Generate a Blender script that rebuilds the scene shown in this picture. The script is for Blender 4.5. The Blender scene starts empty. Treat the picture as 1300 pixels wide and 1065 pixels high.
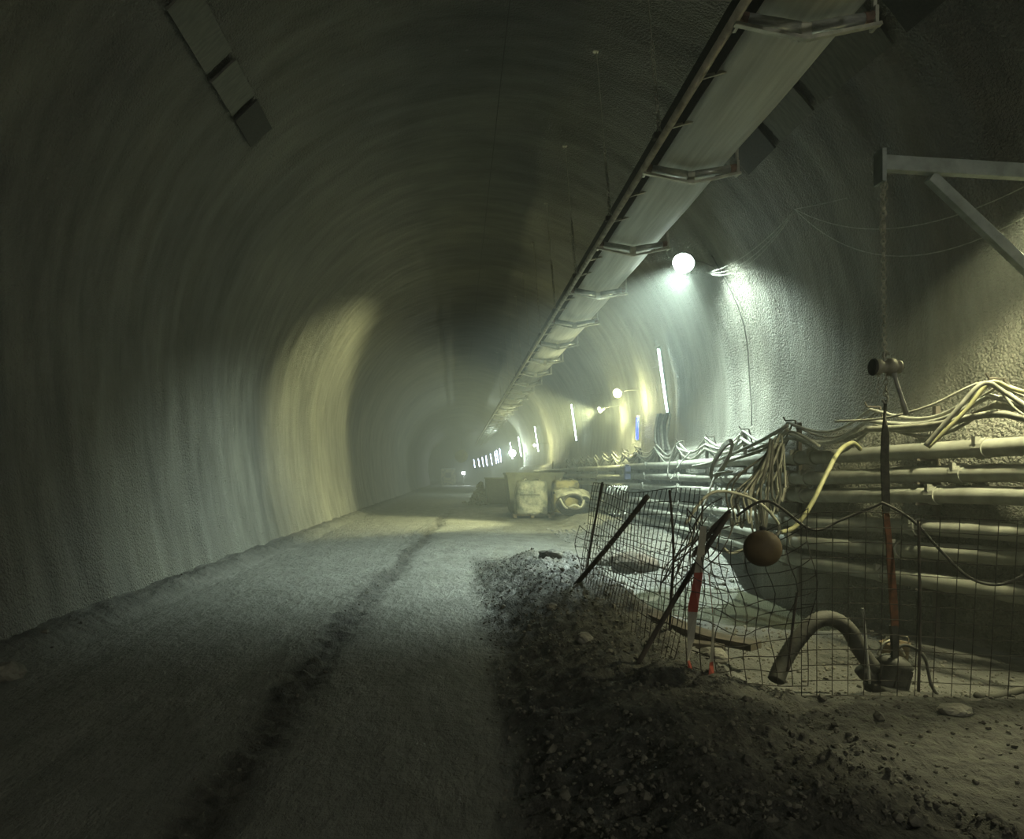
import bpy, math, random
from mathutils import Vector, Matrix, noise
random.seed(7)
sc = bpy.context.scene
COL = sc.collection
PI = math.pi
CX, R, ZC = 0.5, 5.0, 3.2          # tunnel axis, radius, spring line

# ------------------------------------------------------------------ materials
def newmat(name):
    m = bpy.data.materials.new(name); m.use_nodes = True
    nt = m.node_tree; nt.nodes.clear()
    out = nt.nodes.new('ShaderNodeOutputMaterial')
    b = nt.nodes.new('ShaderNodeBsdfPrincipled')
    nt.links.new(b.outputs[0], out.inputs[0])
    return m, nt, b
def nnode(nt, t, **kw):
    n = nt.nodes.new(t)
    for k, v in kw.items():
        if k in n.inputs: n.inputs[k].default_value = v
        else: setattr(n, k, v)
    return n
def mat(name, c1, c2=None, rough=.8, metal=0, scale=8, bump=.2, bdist=.01, detail=5, c2pos=(.35, .65), stretch=None):
    m, nt, b = newmat(name)
    c2 = c2 or tuple(v*.6 for v in c1)
    tc = nnode(nt, 'ShaderNodeTexCoord'); src = tc.outputs['Object']
    if stretch:
        mp = nnode(nt, 'ShaderNodeMapping'); mp.inputs['Scale'].default_value = stretch
        nt.links.new(src, mp.inputs[0]); src = mp.outputs[0]
    n = nnode(nt, 'ShaderNodeTexNoise'); n.inputs['Scale'].default_value = scale; n.inputs['Detail'].default_value = detail
    nt.links.new(src, n.inputs['Vector'])
    r = nnode(nt, 'ShaderNodeValToRGB')
    r.color_ramp.elements[0].position, r.color_ramp.elements[1].position = c2pos
    r.color_ramp.elements[0].color = (*c2, 1); r.color_ramp.elements[1].color = (*c1, 1)
    nt.links.new(n.outputs[0], r.inputs[0]); nt.links.new(r.outputs[0], b.inputs['Base Color'])
    b.inputs['Roughness'].default_value = rough; b.inputs['Metallic'].default_value = metal
    if bump:
        n2 = nnode(nt, 'ShaderNodeTexNoise'); n2.inputs['Scale'].default_value = scale*4; n2.inputs['Detail'].default_value = 4
        nt.links.new(src, n2.inputs['Vector'])
        bp = nnode(nt, 'ShaderNodeBump'); bp.inputs['Strength'].default_value = bump; bp.inputs['Distance'].default_value = bdist
        nt.links.new(n2.outputs[0], bp.inputs['Height']); nt.links.new(bp.outputs[0], b.inputs['Normal'])
    return m
def emit(name, col, s):
    m, nt, b = newmat(name)
    b.inputs['Base Color'].default_value = (.8, .8, .8, 1)
    b.inputs['Emission Color'].default_value = (*col, 1); b.inputs['Emission Strength'].default_value = s
    return m

def shotcrete():
    m, nt, b = newmat('shotcrete')
    L = nt.links.new
    uv = nnode(nt, 'ShaderNodeUVMap', uv_map='wall')
    def mp(s):
        n = nnode(nt, 'ShaderNodeMapping'); n.inputs['Scale'].default_value = s; L(uv.outputs[0], n.inputs[0]); return n.outputs[0]
    def nz(v, scale, det, rough=.5):
        n = nnode(nt, 'ShaderNodeTexNoise'); n.inputs['Scale'].default_value = scale; n.inputs['Detail'].default_value = det
        n.inputs['Roughness'].default_value = rough; L(v, n.inputs['Vector']); return n.outputs[0]
    streak = nz(mp((1.5, .34, 1)), 1.7, 7, .62)
    big = nz(mp((.35, .22, 1)), 1.0, 4)
    r1 = nnode(nt, 'ShaderNodeValToRGB')
    e = r1.color_ramp.elements
    e[0].position = .3; e[0].color = (.115, .115, .098, 1); e[1].position = .72; e[1].color = (.27, .27, .235, 1)
    L(streak, r1.inputs[0])
    r2 = nnode(nt, 'ShaderNodeValToRGB'); e = r2.color_ramp.elements
    e[0].position = .3; e[0].color = (.62, .62, .64, 1); e[1].position = .7; e[1].color = (1.05, 1.03, .96, 1)
    L(big, r2.inputs[0])
    mx = nnode(nt, 'ShaderNodeMix', data_type='RGBA', blend_type='MULTIPLY'); mx.inputs[0].default_value = 1
    L(r1.outputs[0], mx.inputs[6]); L(r2.outputs[0], mx.inputs[7])
    # pale scuffs
    sc1 = nz(mp((2.2, 1.1, 1)), 2.3, 3); r3 = nnode(nt, 'ShaderNodeValToRGB'); e = r3.color_ramp.elements
    e[0].position = .735; e[0].color = (0, 0, 0, 1); e[1].position = .77; e[1].color = (1, 1, 1, 1)
    L(sc1, r3.inputs[0])
    mx2 = nnode(nt, 'ShaderNodeMix', data_type='RGBA'); L(r3.outputs[0], mx2.inputs[0]); L(mx.outputs[2], mx2.inputs[6])
    mx2.inputs[7].default_value = (.34, .33, .28, 1)
    # bright efflorescence streaks, low on the wall
    L(mx2.outputs[2], b.inputs['Base Color'])
    b.inputs['Roughness'].default_value = .72
    b.inputs['Specular IOR Level'].default_value = .35
    # bump: grains + bands
    g1 = nz(mp((1, 1, 1)), 70, 2, .5)
    v = nnode(nt, 'ShaderNodeTexVoronoi', feature='F1'); v.inputs['Scale'].default_value = 30; L(mp((1, 1, 1)), v.inputs['Vector'])
    ad = nnode(nt, 'ShaderNodeMath', operation='MULTIPLY_ADD'); L(v.outputs['Distance'], ad.inputs[0]); ad.inputs[1].default_value = -1.1; L(g1, ad.inputs[2])
    b1 = nnode(nt, 'ShaderNodeBump'); b1.inputs['Strength'].default_value = 1; b1.inputs['Distance'].default_value = .036; L(ad.outputs[0], b1.inputs['Height'])
    b2 = nnode(nt, 'ShaderNodeBump'); b2.inputs['Strength'].default_value = .8; b2.inputs['Distance'].default_value = .08; L(streak, b2.inputs['Height'])
    L(b1.outputs[0], b2.inputs['Normal']); L(b2.outputs[0], b.inputs['Normal'])
    return m

def dirt():
    m, nt, b = newmat('dirt')
    L = nt.links.new
    tc = nnode(nt, 'ShaderNodeTexCoord'); O = tc.outputs['Object']
    def mp(s):
        n = nnode(nt, 'ShaderNodeMapping'); n.inputs['Scale'].default_value = s; L(O, n.inputs[0]); return n.outputs[0]
    def nz(v, scale, det, rough=.5):
        n = nnode(nt, 'ShaderNodeTexNoise'); n.inputs['Scale'].default_value = scale; n.inputs['Detail'].default_value = det
        n.inputs['Roughness'].default_value = rough; L(v, n.inputs['Vector']); return n.outputs[0]
    att = nnode(nt, 'ShaderNodeAttribute', attribute_name='loose')   # 1 = loose wet muck, 0 = packed dust
    n1 = nz(mp((1, .35, 1)), 3.5, 7, .6)
    ra = nnode(nt, 'ShaderNodeValToRGB'); e = ra.color_ramp.elements
    e[0].position = .3; e[0].color = (.105, .105, .09, 1); e[1].position = .7; e[1].color = (.20, .20, .178, 1); L(n1, ra.inputs[0])
    n2 = nz(O, 9, 8, .7)
    rb = nnode(nt, 'ShaderNodeValToRGB'); e = rb.color_ramp.elements
    e[0].position = .38; e[0].color = (.012, .0115, .009, 1); e[1].position = .72; e[1].color = (.10, .095, .076, 1); L(n2, rb.inputs[0])
    mx = nnode(nt, 'ShaderNodeMix', data_type='RGBA'); L(att.outputs['Fac'], mx.inputs[0]); L(ra.outputs[0], mx.inputs[6]); L(rb.outputs[0], mx.inputs[7])
    L(mx.outputs[2], b.inputs['Base Color'])
    att2 = nnode(nt, 'ShaderNodeAttribute', attribute_name='wet')
    n3 = nz(mp((1, .5, 1)), 2.0, 5, .6)
    mr = nnode(nt, 'ShaderNodeMapRange'); mr.inputs['From Min'].default_value = .35; mr.inputs['From Max'].default_value = .65
    mr.inputs['To Min'].default_value = .38; mr.inputs['To Max'].default_value = .8; L(n3, mr.inputs['Value'])
    mm = nnode(nt, 'ShaderNodeMix', data_type='FLOAT'); L(att2.outputs['Fac'], mm.inputs[0]); mm.inputs[2].default_value = .8; L(mr.outputs[0], mm.inputs[3])
    L(mm.outputs[0], b.inputs['Roughness'])
    g = nz(O, 45, 5, .7); bb = nz(mp((1, .5, 1)), 9, 6, .65)
    # tyre tread ripples on packed track
    w = nnode(nt, 'ShaderNodeTexWave', wave_type='BANDS', bands_direction='Y'); w.inputs['Scale'].default_value = 3.6; w.inputs['Distortion'].default_value = 2.5; w.inputs['Detail'].default_value = 2
    L(mp((.4, 1, 1)), w.inputs['Vector'])
    b1 = nnode(nt, 'ShaderNodeBump'); b1.inputs['Strength'].default_value = .8; b1.inputs['Distance'].default_value = .012; L(g, b1.inputs['Height'])
    b2 = nnode(nt, 'ShaderNodeBump'); b2.inputs['Strength'].default_value = .9; b2.inputs['Distance'].default_value = .08; L(bb, b2.inputs['Height']); L(b1.outputs[0], b2.inputs['Normal'])
    b3 = nnode(nt, 'ShaderNodeBump'); b3.inputs['Strength'].default_value = .12; b3.inputs['Distance'].default_value = .01; L(w.outputs[0], b3.inputs['Height']); L(b2.outputs[0], b3.inputs['Normal'])
    L(b3.outputs[0], b.inputs['Normal'])
    return m

def water():
    m, nt, b = newmat('muddy_water')
    b.inputs['Base Color'].default_value = (.06, .06, .038, 1); b.inputs['Roughness'].default_value = .06
    n = nnode(nt, 'ShaderNodeTexNoise'); n.inputs['Scale'].default_value = 7
    bp = nnode(nt, 'ShaderNodeBump'); bp.inputs['Strength'].default_value = .25; bp.inputs['Distance'].default_value = .02
    nt.links.new(n.outputs[0], bp.inputs['Height']); nt.links.new(bp.outputs[0], b.inputs['Normal'])
    return m
def tape():
    m, nt, b = newmat('barrier_tape')
    tc = nnode(nt, 'ShaderNodeTexCoord'); sx = nnode(nt, 'ShaderNodeSeparateXYZ'); nt.links.new(tc.outputs['Object'], sx.inputs[0])
    mu = nnode(nt, 'ShaderNodeMath', operation='MULTIPLY'); nt.links.new(sx.outputs[2], mu.inputs[0]); mu.inputs[1].default_value = 1.6
    fr = nnode(nt, 'ShaderNodeMath', operation='FRACT'); nt.links.new(mu.outputs[0], fr.inputs[0])
    gt = nnode(nt, 'ShaderNodeMath', operation='GREATER_THAN'); nt.links.new(fr.outputs[0], gt.inputs[0]); gt.inputs[1].default_value = .45
    mx = nnode(nt, 'ShaderNodeMix', data_type='RGBA'); nt.links.new(gt.outputs[0], mx.inputs[0])
    mx.inputs[6].default_value = (.26, .05, .03, 1); mx.inputs[7].default_value = (.28, .27, .22, 1)
    nt.links.new(mx.outputs[2], b.inputs['Base Color']); b.inputs['Roughness'].default_value = .5
    return m

M = dict(
 wall=shotcrete(), dirt=dirt(), water=water(), tape=tape(),
 pipe=mat('dusty_pipe', (.27, .27, .225), (.17, .17, .14), .75, 0, 5, .25, .006),
 cable=mat('dusty_cable', (.26, .255, .205), (.14, .14, .11), .75, 0, 12, .2, .004),
 paleCable=mat('pale_cable', (.42, .42, .36), (.26, .26, .22), .7, 0, 12, .2, .004),
 yellow=mat('yellow_hose', (.27, .26, .13), (.17, .165, .085), .6, 0, 12, .1, .003),
 dark=mat('dark_rubber', (.07, .068, .055), (.03, .03, .024), .75, 0, 14, .4, .006),
 hose=mat('dusty_black_hose', (.07, .067, .052), (.03, .029, .023), .75, 0, 9, .4, .006),
 rebar=mat('rusty_wire', (.06, .052, .04), (.03, .025, .02), .8, .3, 20, .3, .002),
 stake=mat('stake', (.09, .075, .055), (.04, .034, .026), .85, 0, 10, .4, .005),
 steel=mat('galvanised_steel', (.5, .5, .42), (.3, .3, .25), .5, .25, 9, .1, .002),
 roller=mat('roller_steel', (.55, .57, .55), (.38, .4, .38), .3, .45, 14, .05, .001, stretch=(1, 6, 6)),
 rollcap=mat('roller_cap', (.2, .12, .09), (.1, .07, .05), .6, .2, 12),
 rail=mat('rail_steel', (.46, .44, .34), (.22, .21, .16), .6, .3, 7, .2, .003),
 belt=mat('conveyor_belt', (.56, .57, .53), (.42, .43, .40), .85, 0, 3, .1, .003, stretch=(6, .25, 1)),
 jib=mat('grey_paint', (.34, .38, .36), (.22, .25, .23), .6, .2, 8, .15, .003),
 chain=mat('chain_steel', (.5, .48, .38), (.25, .24, .19), .5, .7, 20, .2, .002),
 strapdark=mat('dark_strap', (.10, .095, .07), (.05, .048, .036), .85, 0, 30),
 orange=mat('orange_strap', (.24, .095, .045), (.13, .06, .03), .8, 0, 24),
 rust=mat('brown_paint', (.15, .105, .05), (.085, .06, .032), .7, 0, 6, .3, .004),
 blue=mat('blue_plastic', (.10, .11, .2), (.06, .065, .12), .6, 0, 10),
 bag=mat('woven_bag', (.46, .46, .38), (.17, .19, .17), .6, 0, 3.2, .8, .05, c2pos=(.38, .6)),
 bag2=mat('woven_bag_ochre', (.42, .38, .2), (.12, .12, .08), .7, 0, 2.5, .8, .05, c2pos=(.4, .56)),
 wood=mat('old_wood', (.24, .2, .13), (.13, .11, .07), .85, 0, 6, .3, .004, stretch=(1, 8, 8)),
 board=mat('shutter_board', (.13, .13, .105), (.075, .075, .06), .8, 0, 5, .3, .006, stretch=(1, 5, 1)),
 grille=mat('dark_grille', (.035, .035, .028), (.015, .015, .012), .8, .2, 30, .5, .01),
 skip=mat('skip_paint', (.22, .23, .17), (.12, .125, .1), .65, .2, 3, .25, .01),
 tarp=mat('white_tarp', (.4, .4, .33), (.16, .16, .13), .6, 0, 5, .5, .03),
 yel=mat('yellow_plastic', (.55, .42, .03), (.4, .28, .02), .5, 0, 5),
 rock=mat('rock', (.21, .2, .165), (.09, .086, .07), .85, 0, 6, .7, .02),
 boulder=mat('boulder', (.10, .075, .05), (.045, .036, .026), .9, 0, 5, .7, .02),
 clod=mat('clod', (.15, .14, .11), (.045, .042, .034), .85, 0, 10, .7, .01),
 duct=mat('duct_fabric', (.35, .34, .16), (.25, .24, .12), .7, 0, 2),
 cooler=emit('lamp_cool', (.82, 1, .88), 60), warmer=emit('lamp_warm', (1, .95, .55), 30),
 tube=emit('tube_white', (.72, 1, .92), 30), tubeblue=emit('tube_blue', (.004, .014, 1), 22), tubefar=emit('tube_far', (.50, .68, 1), 34),
)

# ------------------------------------------------------------------ builders
class MB:
    def __init__(s): s.v = []; s.f = []
    def add(s, vs, fs):
        o = len(s.v); s.v += [tuple(v) for v in vs]; s.f += [tuple(i+o for i in f) for f in fs]; return s
    def box(s, c, size, rot=None):
        c = Vector(c); h = [x/2 for x in size]
        vs = [Vector((x*h[0], y*h[1], z*h[2])) for x in (-1, 1) for y in (-1, 1) for z in (-1, 1)]
        if rot is not None: vs = [rot @ v for v in vs]
        return s.add([c+v for v in vs], [(0,1,3,2),(4,6,7,5),(0,4,5,1),(2,3,7,6),(0,2,6,4),(1,5,7,3)])
    def beam(s, a, b, w, h, up=(0, 0, 1)):
        a, b = Vector(a), Vector(b); d = b-a; q = d.to_track_quat('Y', 'Z').to_matrix()
        return s.box((a+b)/2, (w, d.length, h), q)
    def tube(s, pts, r, n=8, cap=True, closed=False):
        pts = [Vector(p) for p in pts]; N = len(pts); rs = r if isinstance(r, (list, tuple)) else [r]*N
        vs, fs = [], []; prev = None
        for i, p in enumerate(pts):
            if closed: t = pts[(i+1) % N]-pts[i-1]
            else: t = pts[min(i+1, N-1)]-pts[max(i-1, 0)]
            if t.length < 1e-9: t = Vector((0, 0, 1))
            t.normalize()
            if prev is None:
                u = t.orthogonal().normalized()
            else:
                u = prev - t*prev.dot(t)
                if u.length < 1e-6: u = t.orthogonal()
                u.normalize()
            prev = u; w = t.cross(u)
            for k in range(n):
                a = 2*PI*k/n; vs.append(p+(u*math.cos(a)+w*math.sin(a))*rs[i])
        for i in range(N if closed else N-1):
            j = (i+1) % N
            for k in range(n):
                k2 = (k+1) % n; fs.append((i*n+k, i*n+k2, j*n+k2, j*n+k))
        if cap and not closed:
            fs.append(tuple(range(n-1, -1, -1))); fs.append(tuple((N-1)*n+k for k in range(n)))
        return s.add(vs, fs)
    def lathe(s, prof, base=(0, 0, 0), n=20, rot=None):
        vs, fs = [], []
        for r, z in prof:
            for k in range(n):
                a = 2*PI*k/n; v = Vector((r*math.cos(a), r*math.sin(a), z))
                if rot is not None: v = rot @ v
                vs.append(v+Vector(base))
        for i in range(len(prof)-1):
            for k in range(n):
                k2 = (k+1) % n; fs.append((i*n+k, i*n+k2, (i+1)*n+k2, (i+1)*n+k))
        fs.append(tuple(range(n-1, -1, -1))); fs.append(tuple((len(prof)-1)*n+k for k in range(n)))
        return s.add(vs, fs)
    def build(s, name, m, parent=None, smooth=False, bevel=0):
        me = bpy.data.meshes.new(name); me.from_pydata(s.v, [], s.f); me.update()
        me.materials.append(M[m] if isinstance(m, str) else m)
        if smooth: me.shade_smooth() if hasattr(me, 'shade_smooth') else None
        o = bpy.data.objects.new(name, me); COL.objects.link(o)
        if parent is not None:
            o.parent = parent
            o.matrix_parent_inverse = Matrix.Translation(-parent.location) if parent.type == 'EMPTY' else Matrix()
        if bevel:
            b = o.modifiers.new('b', 'BEVEL'); b.width = bevel; b.segments = 2; b.limit_method = 'ANGLE'
        return o
def tag(o, label=None, cat=None, group=None, kind=None):
    if label: o['label'] = label
    if cat: o['category'] = cat
    if group: o['group'] = group
    if kind: o['kind'] = kind
    return o
def empty(name, loc, label, cat, group=None):
    o = bpy.data.objects.new(name, None); o.location = loc; o.empty_display_size = .1; COL.objects.link(o)
    return tag(o, label, cat, group)
def smooth(t): t = max(0, min(1, t)); return t*t*(3-2*t)
def catmull(P, n=8):
    P = [Vector(p) for p in P]; out = []
    for i in range(len(P)-1):
        p0 = P[max(i-1, 0)]; p1 = P[i]; p2 = P[i+1]; p3 = P[min(i+2, len(P)-1)]
        for k in range(n):
            t = k/n
            out.append(.5*((2*p1)+(p2-p0)*t+(2*p0-5*p1+4*p2-p3)*t*t+(3*p1-3*p2+p3-p0)*t**3))
    out.append(P[-1]); return out
def W(px, py, d):
    """a point of the place at depth d metres down the tunnel, read off the survey of the photograph"""
    return Vector(((px-580)/950*d, d, 1.6+(603-py)/950*d))
def nz(*a): return noise.noise(Vector(a))

# ------------------------------------------------------------------ setting: shell
def pipe_x(y):
    P = [(3, 5.35), (5, 5.12), (6.5, 4.95), (8, 4.7), (10, 4.45), (13, 4.6), (19, 4.8), (30, 4.75), (60, 4.75)]
    for (a, xa), (b, xb) in zip(P, P[1:]):
        if y <= b: return xa+(xb-xa)*smooth((y-a)/(b-a)) if y > a else xa
    return 4.75
def axis(y): return CX - (0.0007*(y-105)**2 if y > 105 else 0)
def hw_base(z): return R - .6*((ZC-z)/3.7)**2
def section(t):
    """t 0..1 -> (x,z,arc) from the left foot over the crown to the right foot"""
    zb = -.5; leg = ZC-zb; tot = 2*leg+PI*R; s = t*tot
    if s < leg: z = zb+s; return (-hw_base(z), z, s)
    if s < leg+PI*R:
        a = PI-(s-leg)/R; return (R*math.cos(a), ZC+R*math.sin(a), s)
    z = ZC-(s-leg-PI*R); return (hw_base(z), z, s)
def shell_point(t, y, off=0):
    x, z, s = section(t)
    if x > 0: x += .35*smooth((10-y)/4)*smooth(x/3)
    if x > 0 and z < 2.25: x = min(x, pipe_x(y)+.20-CX+.1*smooth((z-1.9)/.35)) if y < 60 else x
    d = .07*nz(y*.8, s*.16, 1.3) + .05*nz(y*2.3, s*.3, 5.1) + .10*nz(y*.25, s*.25, 9)
    if y < 30: d += .014*nz(y*4.2, s*2.4, 2.2)
    cx_, cz_ = x, z-ZC if z > ZC else 0
    n = Vector((cx_, 0, cz_)); n.normalize()
    return Vector((x+axis(y), y, z))-n*(d+off)
def wall_x(y, z, side=1):
    """x of the wall face at height z"""
    best = None
    for i in range(0, 301):
        t = i/300
        x, zz, s = section(t)
        if (x > 0) == (side > 0) and (best is None or abs(zz-z) < best[0]): best = (abs(zz-z), t)
    return shell_point(best[1], y).x
ys = []
y = -16.
while y < 262:
    ys.append(y)
    y += (.5 if y < 1 else .1 if y < 16 else .2 if y < 40 else .5 if y < 80 else 2)
def build_shell(name, t0, t1, n):
    v, f, uv = [], [], []
    for y in ys:
        for i in range(n+1):
            t = t0+(t1-t0)*i/n; v.append(shell_point(t, y)); uv.append((y, section(t)[2]))
    for j in range(len(ys)-1):
        for i in range(n):
            a = j*(n+1)+i; f.append((a, a+n+1, a+n+2, a+1))
    me = bpy.data.meshes.new(name); me.from_pydata([tuple(p) for p in v], [], f)
    ul = me.uv_layers.new(name='wall')
    for l in me.loops: ul.data[l.index].uv = uv[l.vertex_index]
    me.materials.append(M['wall']); me.shade_smooth()
    o = bpy.data.objects.new(name, me); COL.objects.link(o); tag(o, kind='structure'); return o
build_shell('wall_left', 0, .30, 60); build_shell('ceiling', .30, .70, 80); build_shell('wall_right', .70, 1, 60)
for nm, yy in (('wall_end', 261.5), ('wall_rear', -15.6)):
    cxx = axis(yy)
    pts = [shell_point(i/60, yy) for i in range(61)]
    o = MB().add(pts, [tuple(range(61))]).build(nm, 'wall'); tag(o, kind='structure')

# ------------------------------------------------------------------ setting: ground
def berm(x, y):
    e = .25+.12*nz(y*.5, 3, 0)
    a = smooth((x-e)/.95)*smooth((2.45-x)/.75)
    h = a*(.20+.16*smooth((y-6)/3))*smooth((14.2-y)/2.6)
    if y < 5.6: h = max(h, .10*smooth((x-e)/1.0)*smooth((5.45-y)/.5))
    return h
def loose(x, y):
    e = .25+.12*nz(y*.5, 3, 0)
    w = smooth((x-e+.1)/.3)*smooth((15.5-y)/2.5)*(1 if y < 5.6 else smooth((2.3-x)/.5))
    # churned windrow between the wheel tracks
    xr = -1.15+.035*max(0, y-9)+.12*nz(y*.35, 7, 0)
    w2 = math.exp(-((x-xr+.06)/.155)**2)*(1.1+.6*nz(y*.8, 2, 2))*smooth((40-y)/15)
    w3 = math.exp(-((x+3.9)/.28)**2)*.7
    w4 = .6*smooth((x-1.9)/.6)*smooth((30-y)/8)*(.8+.5*nz(x*1.5, y*1.5, 8))
    return max(0, min(1, max(w, w2, w3, w4)))
def ground_z(x, y, fine=True):
    z = .02*nz(x*.6, y*.3, 0)
    z += berm(x, y)
    lo = loose(x, y)
    xr = -1.15+.035*max(0, y-9)+.12*nz(y*.35, 7, 0)
    z -= .05*math.exp(-((x-xr)/.13)**2)*smooth((40-y)/15)
    z += .02*math.exp(-((x-xr+.3)/.13)**2)*smooth((40-y)/15)
    if fine:
        z += lo*(.06*nz(x*3, y*3, 4)+.075*abs(nz(x*7, y*7, 1))+.035*nz(x*17, y*17, 2))*(.45 if x > 2.3 else 1)
        z += (1-lo)*.006*nz(x*6, y*6, 3)
    # pit on the right
    p = smooth((x-2.0)/.7)*smooth((y-5.3)/.8)*smooth((14-y)/2.5)
    z -= .13*p
    pd = ((x-4.0)/1.45)**2+((y-10.4)/1.9)**2
    z -= .17*smooth((1.25-pd)/.5)
    # gravel bank rising to the pipes
    z += .33*smooth((x-3.2)/1.2)*smooth((y-11.2)/2.2)*smooth((30-y)/6)*(1+.3*nz(x*2.5, y*2, 3))
    z += .08*smooth((x-4.6)/.5)*smooth((12-y)/1.5)
    # muck heaped against the walls
    z += .14*smooth((-3.55-x)/.4)*(1+.5*nz(y*1.3, 5, 5))
    return z
gy = []
y = -16.
while y < 262:
    gy.append(y)
    y += (.5 if y < 2.5 else .045 if y < 9 else .07 if y < 16 else .2 if y < 40 else 1 if y < 90 else 4)
gx = []
x = -4.6
while x < 5.9: gx.append(x); x += .05
gx = [-14., -10., -6.] + gx + [6.2]
v, f, lo, wt = [], [], [], []
for y in gy:
    for x in gx:
        v.append((x if x > -4.61 or y > 100 else max(x, -4.7-.01*(-x)), y, ground_z(x, y, y < 45)))
        lo.append(loose(x, y)); wt.append(smooth((x+.9)/.6)*smooth((y-5)/6)*smooth((60-y)/30))
nx = len(gx)
for j in range(len(gy)-1):
    for i in range(nx-1):
        a = j*nx+i; f.append((a, a+1, a+nx+1, a+nx))
me = bpy.data.meshes.new('floor'); me.from_pydata(v, [], f)
for nm, arr in (('loose', lo), ('wet', wt)):
    at = me.attributes.new(nm, 'FLOAT', 'POINT'); at.data.foreach_set('value', arr)
me.materials.append(M['dirt']); me.shade_smooth()
flo = bpy.data.objects.new('floor', me); COL.objects.link(flo); tag(flo, kind='structure')

# puddle
vs = []
for k in range(48):
    a = 2*PI*k/48; r = 1.13+.05*math.sin(3*a)
    vs.append((min(4.0+1.42*r*math.cos(a), 4.45), 10.4+1.88*r*math.sin(a), -.205))
tag(MB().add(vs, [tuple(range(48))]).build('puddle', 'water'), 'muddy puddle shining in the pit behind the mesh fence', 'puddle')

# loose muck
def chunk(mb, c, s, seed):
    rnd = random.Random(seed)
    t = (1+5**.5)/2
    base = [(-1,t,0),(1,t,0),(-1,-t,0),(1,-t,0),(0,-1,t),(0,1,t),(0,-1,-t),(0,1,-t),(t,0,-1),(t,0,1),(-t,0,-1),(-t,0,1)]
    fs = [(0,11,5),(0,5,1),(0,1,7),(0,7,10),(0,10,11),(1,5,9),(5,11,4),(11,10,2),(10,7,6),(7,1,8),(3,9,4),(3,4,2),(3,2,6),(3,6,8),(3,8,9),(4,9,5),(2,4,11),(6,2,10),(8,6,7),(9,8,1)]
    q = Matrix.Rotation(rnd.random()*6, 3, 'Z')@Matrix.Rotation(rnd.random()*6, 3, 'X')
    sx = (1, .6+.5*rnd.random(), .5+.4*rnd.random())
    mb.add([Vector(c)+q@Vector([p[i]*sx[i]*s/1.9*(.7+.5*rnd.random()) for i in range(3)]) for p in base], fs)
mb = MB(); n = 0
while n < 8000:
    if random.random() < .75: x = random.uniform(.1, 2.3); y = 3+12*random.random()**1.5
    elif random.random() < .4: x = random.uniform(1.5, 5); y = random.uniform(3, 5.5)
    else: x = random.uniform(-4, 1); y = random.uniform(3, 18)
    l = loose(x, y)
    if random.random() > l**1.5+.01: continue
    s = .005+.016*random.random()**3
    if l > .6 and random.random() < .03: s *= 2
    chunk(mb, (x, y, ground_z(x, y)+s*.2), s, n); n += 1
tag(mb.build('gravel', 'clod'), 'dark loose muck and gravel strewn over the berm beside the wheel tracks', 'gravel', kind='stuff')
mb = MB()
for k in range(1300):
    x = random.uniform(2.6, 4.55); y = random.uniform(11.3, 22)
    s = .012+.045*random.random()**4
    chunk(mb, (x, y, ground_z(x, y)+s*.2), s, 9000+k)
for k in range(2200):
    x = random.uniform(2.3, 4.75); y = random.uniform(5.6, 9.4)
    s = .006+.022*random.random()**4
    chunk(mb, (x, y, ground_z(x, y)+s*.2), s, 19000+k)
tag(mb.build('gravel', 'rock'), 'pale gravel over the pit floor and the bank below the pipes', 'gravel', kind='stuff')

def rock(px, py, d, size, label, m='rock', seed=1, sub=3):
    import bmesh
    p = W(px, py, d); bm = bmesh.new(); bmesh.ops.create_icosphere(bm, subdivisions=sub, radius=1)
    for vv in bm.verts:
        c = vv.co.copy(); k = 1+.28*nz(*(c*1.3+Vector((seed, 0, 0))))+.12*nz(*(c*3+Vector((seed, 3, 0))))
        vv.co = Vector((c.x*size[0], c.y*size[1], c.z*size[2]))*k
    me = bpy.data.meshes.new('rock'); bm.to_mesh(me); bm.free(); me.materials.append(M[m])
    o = bpy.data.objects.new('rock', me); COL.objects.link(o)
    o.location = (p.x, d, ground_z(p.x, d)+size[2]*.55); tag(o, label, 'rock'); return o
rock(700, 706, 11.2, (.2, .13, .09), 'flat dark rock on the crest of the muck berm', 'clod', 3)
rock(8, 856, 5.9, (.13, .12, .08), 'pale rounded rock at the foot of the left wall', 'rock', 5)
rock(741, 838, 6.3, (.07, .06, .05), 'pale stone in the dark berm left of the leaning stakes', 'rock', 8)
rock(1212, 925, 4.7, (.1, .08, .04), 'flat pale stone in the dark foreground right of the fence shadows', 'rock', 11)
rock(700, 795, 7.6, (.06, .05, .04), 'small pale stone on the flank of the berm', 'rock', 14)
rock(905, 848, 5.95, (.12, .10, .07), 'low stone lying inside the fence beside the hanging tape', 'rock', 17)

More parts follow.
